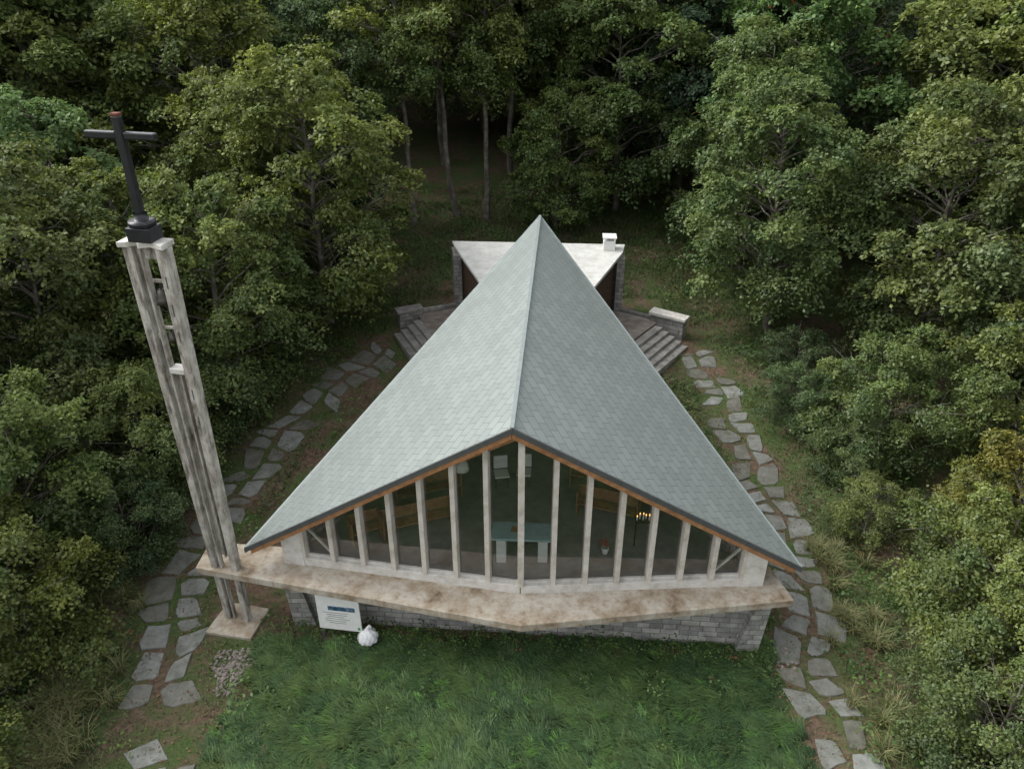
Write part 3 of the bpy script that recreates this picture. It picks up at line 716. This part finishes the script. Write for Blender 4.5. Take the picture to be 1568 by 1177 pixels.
def tree(k, x, y, s=1.0, c=(1, 1, 1), sz=None, parent=None, name=None, rz=None):
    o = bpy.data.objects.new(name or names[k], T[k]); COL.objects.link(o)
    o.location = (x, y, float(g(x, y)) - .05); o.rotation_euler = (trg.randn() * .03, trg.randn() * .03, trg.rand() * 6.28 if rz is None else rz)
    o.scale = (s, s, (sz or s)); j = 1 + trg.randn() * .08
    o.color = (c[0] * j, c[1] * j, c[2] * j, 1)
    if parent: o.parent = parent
    return o
Yl = (1.14, 1.07, .88); Dk = (.82, .90, .94); Br = (1.2, 1.02, .85)
tree('A', -8.9, 34.2, 1.05, Yl); tree('D', -12.0, 28.2, 1.05); tree('E', -13.0, 22.5, 1.05); tree('A', -17.2, 25.5, .95, (1.05, 1, 1))
tree('D', -15.2, 18.6, .85, (.95, 1, .9)); tree('E', -14.6, 15.4, 1.05, Yl); tree('Rw', -20, 32.5, .95); tree('A', -16, 42, 1.25, Yl)
tree('B', -24.5, 41, 1.3, Yl); tree('D', -15.4, 29.5, 1.05, Yl); tree('F', -12.2, 25.6, .9, Dk); tree('F', -12.6, 19.4, .75, Dk)
tree('D', -19.5, 19.5, 1.0); tree('E', -14.2, 11.6, .9, Yl); tree('A', -21.5, 26.5, 1.0, Dk); tree('D', -13.0, 38, 1.2, Yl); tree('B', -10.5, 43.5, 1.0, Dk)
tree('F', -11.3, 31.4, .9)
for x, y, s, c in ((-5.9, 45, 1.0, Yl), (-3.3, 46, 1.02, (1, 1, 1)), (-1.6, 45.5, .95, Yl), (.0, 48, 1.05, (1, 1, 1)), (-8.2, 50, 1.1, Yl), (3.4, 50, 1.05, Yl), (6.2, 52, 1.1, Dk), (-4.6, 54, 1.1, Dk), (9.5, 50, 1.1, Dk)):
    tree('C', x, y, s, c)
tree('D', 2.6, 44.5, .9, (.95, 1, .95)); tree('A', 6.4, 47, 1.1, (.9, 1, .95)); tree('P', 10.6, 49, 1.1, (.85, .95, 1.0))
tree('P', 2.0, 59, 1.25, (1, 1, 1)); tree('A', -2, 60, 1.5, Yl); tree('A', 5.0, 57, 1.35, Yl)
tree('B', 12.3, 33.6, .92, (1.12, 1.12, .98)); tree('A', 18.2, 31, 1.02, (.98, .95, 1.0)); tree('B', 20.5, 26, .9, (1.05, 1.0, 1.0)); tree('E', 14.2, 24.8, 1.0, (.9, .98, 1))
tree('F', 11.6, 26.6, .62, Dk); tree('F', 12.4, 23.4, .55); tree('D', 15.9, 18.6, .68, (1.35, 1.0, .6)); tree('E', 13.6, 16.2, .98, (1.05, 1.03, .9)); tree('E', 13.2, 14.2, .85, (1.02, 1, .9)); tree('F', 11.9, 12.2, .8, (1.05, 1.02, .9))
tree('Rw', 15.6, 43, 1.25, (1, 1.05, 1)); tree('A', 22.5, 40, 1.3, (1.05, 1, .9)); tree('D', 18.4, 23.5, .8, (1.05, 1.0, .9)); tree('B', 25.5, 32, 1.2, Yl); tree('A', 12.6, 40.5, 1.02, Dk)
tree('D', 18.5, 15.5, .9, Yl); tree('F', 12.1, 20.4, .55, Br); tree('F', 12.4, 29.6, .6, Dk); tree('D', 21.5, 20.5, .95); tree('E', 15, 10.5, 1.0, Yl)
tree('P', 18.6, 48, 1.2, (1, 1.05, 1))
df = empty('distant_forest'); placed = []
cnt = 0
while cnt < 120:
    x, y = trg.uniform(-80, 80), trg.uniform(5, 100)
    if abs(x) < 22 and y < 54: continue
    if abs(x) > 27 + y * .7: continue
    if any((x - a) ** 2 + (y - b) ** 2 < 26 for a, b in placed): continue
    placed.append((x, y)); cnt += 1
    kx = trg.choice(['A', 'B', 'C', 'P', 'A', 'B', 'Rw', 'D']); s = trg.uniform(1.2, 1.65) if kx != 'C' else trg.uniform(1, 1.3)
    c = [Yl, Dk, (1, 1, 1), (.9, 1, 1), (1.05, 1.02, .95)][trg.randint(5)]
    tree(kx, x, y, s, c, parent=df, name='forest_tree')

# ------------------------------------------------------------------ camera & light
cam = bpy.data.cameras.new('camera'); co = bpy.data.objects.new('camera', cam); COL.objects.link(co)
co.location = (0, 0, 18); co.rotation_euler = (R(60), 0, 0); cam.lens = 27.1; cam.sensor_width = 36; cam.clip_end = 1500; scene.camera = co
w = bpy.data.worlds.new('World'); scene.world = w; w.use_nodes = True; nt = w.node_tree; bg = nt.nodes['Background']
sk = nt.nodes.new('ShaderNodeTexSky'); sk.sky_type = 'NISHITA'; sk.sun_disc = False
sd = Vector((-.85, .25, .80)).normalized()
sk.sun_elevation = math.asin(sd.z); sk.sun_rotation = math.atan2(sd.x, sd.y); sk.dust_density = 4; sk.air_density = 1.0
hs = nt.nodes.new('ShaderNodeHueSaturation'); hs.inputs['Saturation'].default_value = .18; hs.inputs['Value'].default_value = 2.5
nt.links.new(sk.outputs[0], hs.inputs['Color']); nt.links.new(hs.outputs[0], bg.inputs[0]); bg.inputs[1].default_value = .15
sl = bpy.data.lights.new('sun', 'SUN'); sl.energy = 1.5; sl.angle = R(40); sl.color = (1, .97, .92)
so = bpy.data.objects.new('sun', sl); COL.objects.link(so); so.rotation_euler = sd.to_track_quat('Z', 'Y').to_euler(); so.location = (-20, 0, 40)
scene.view_settings.view_transform = 'Standard'; scene.view_settings.look = 'None'; scene.view_settings.exposure = 0
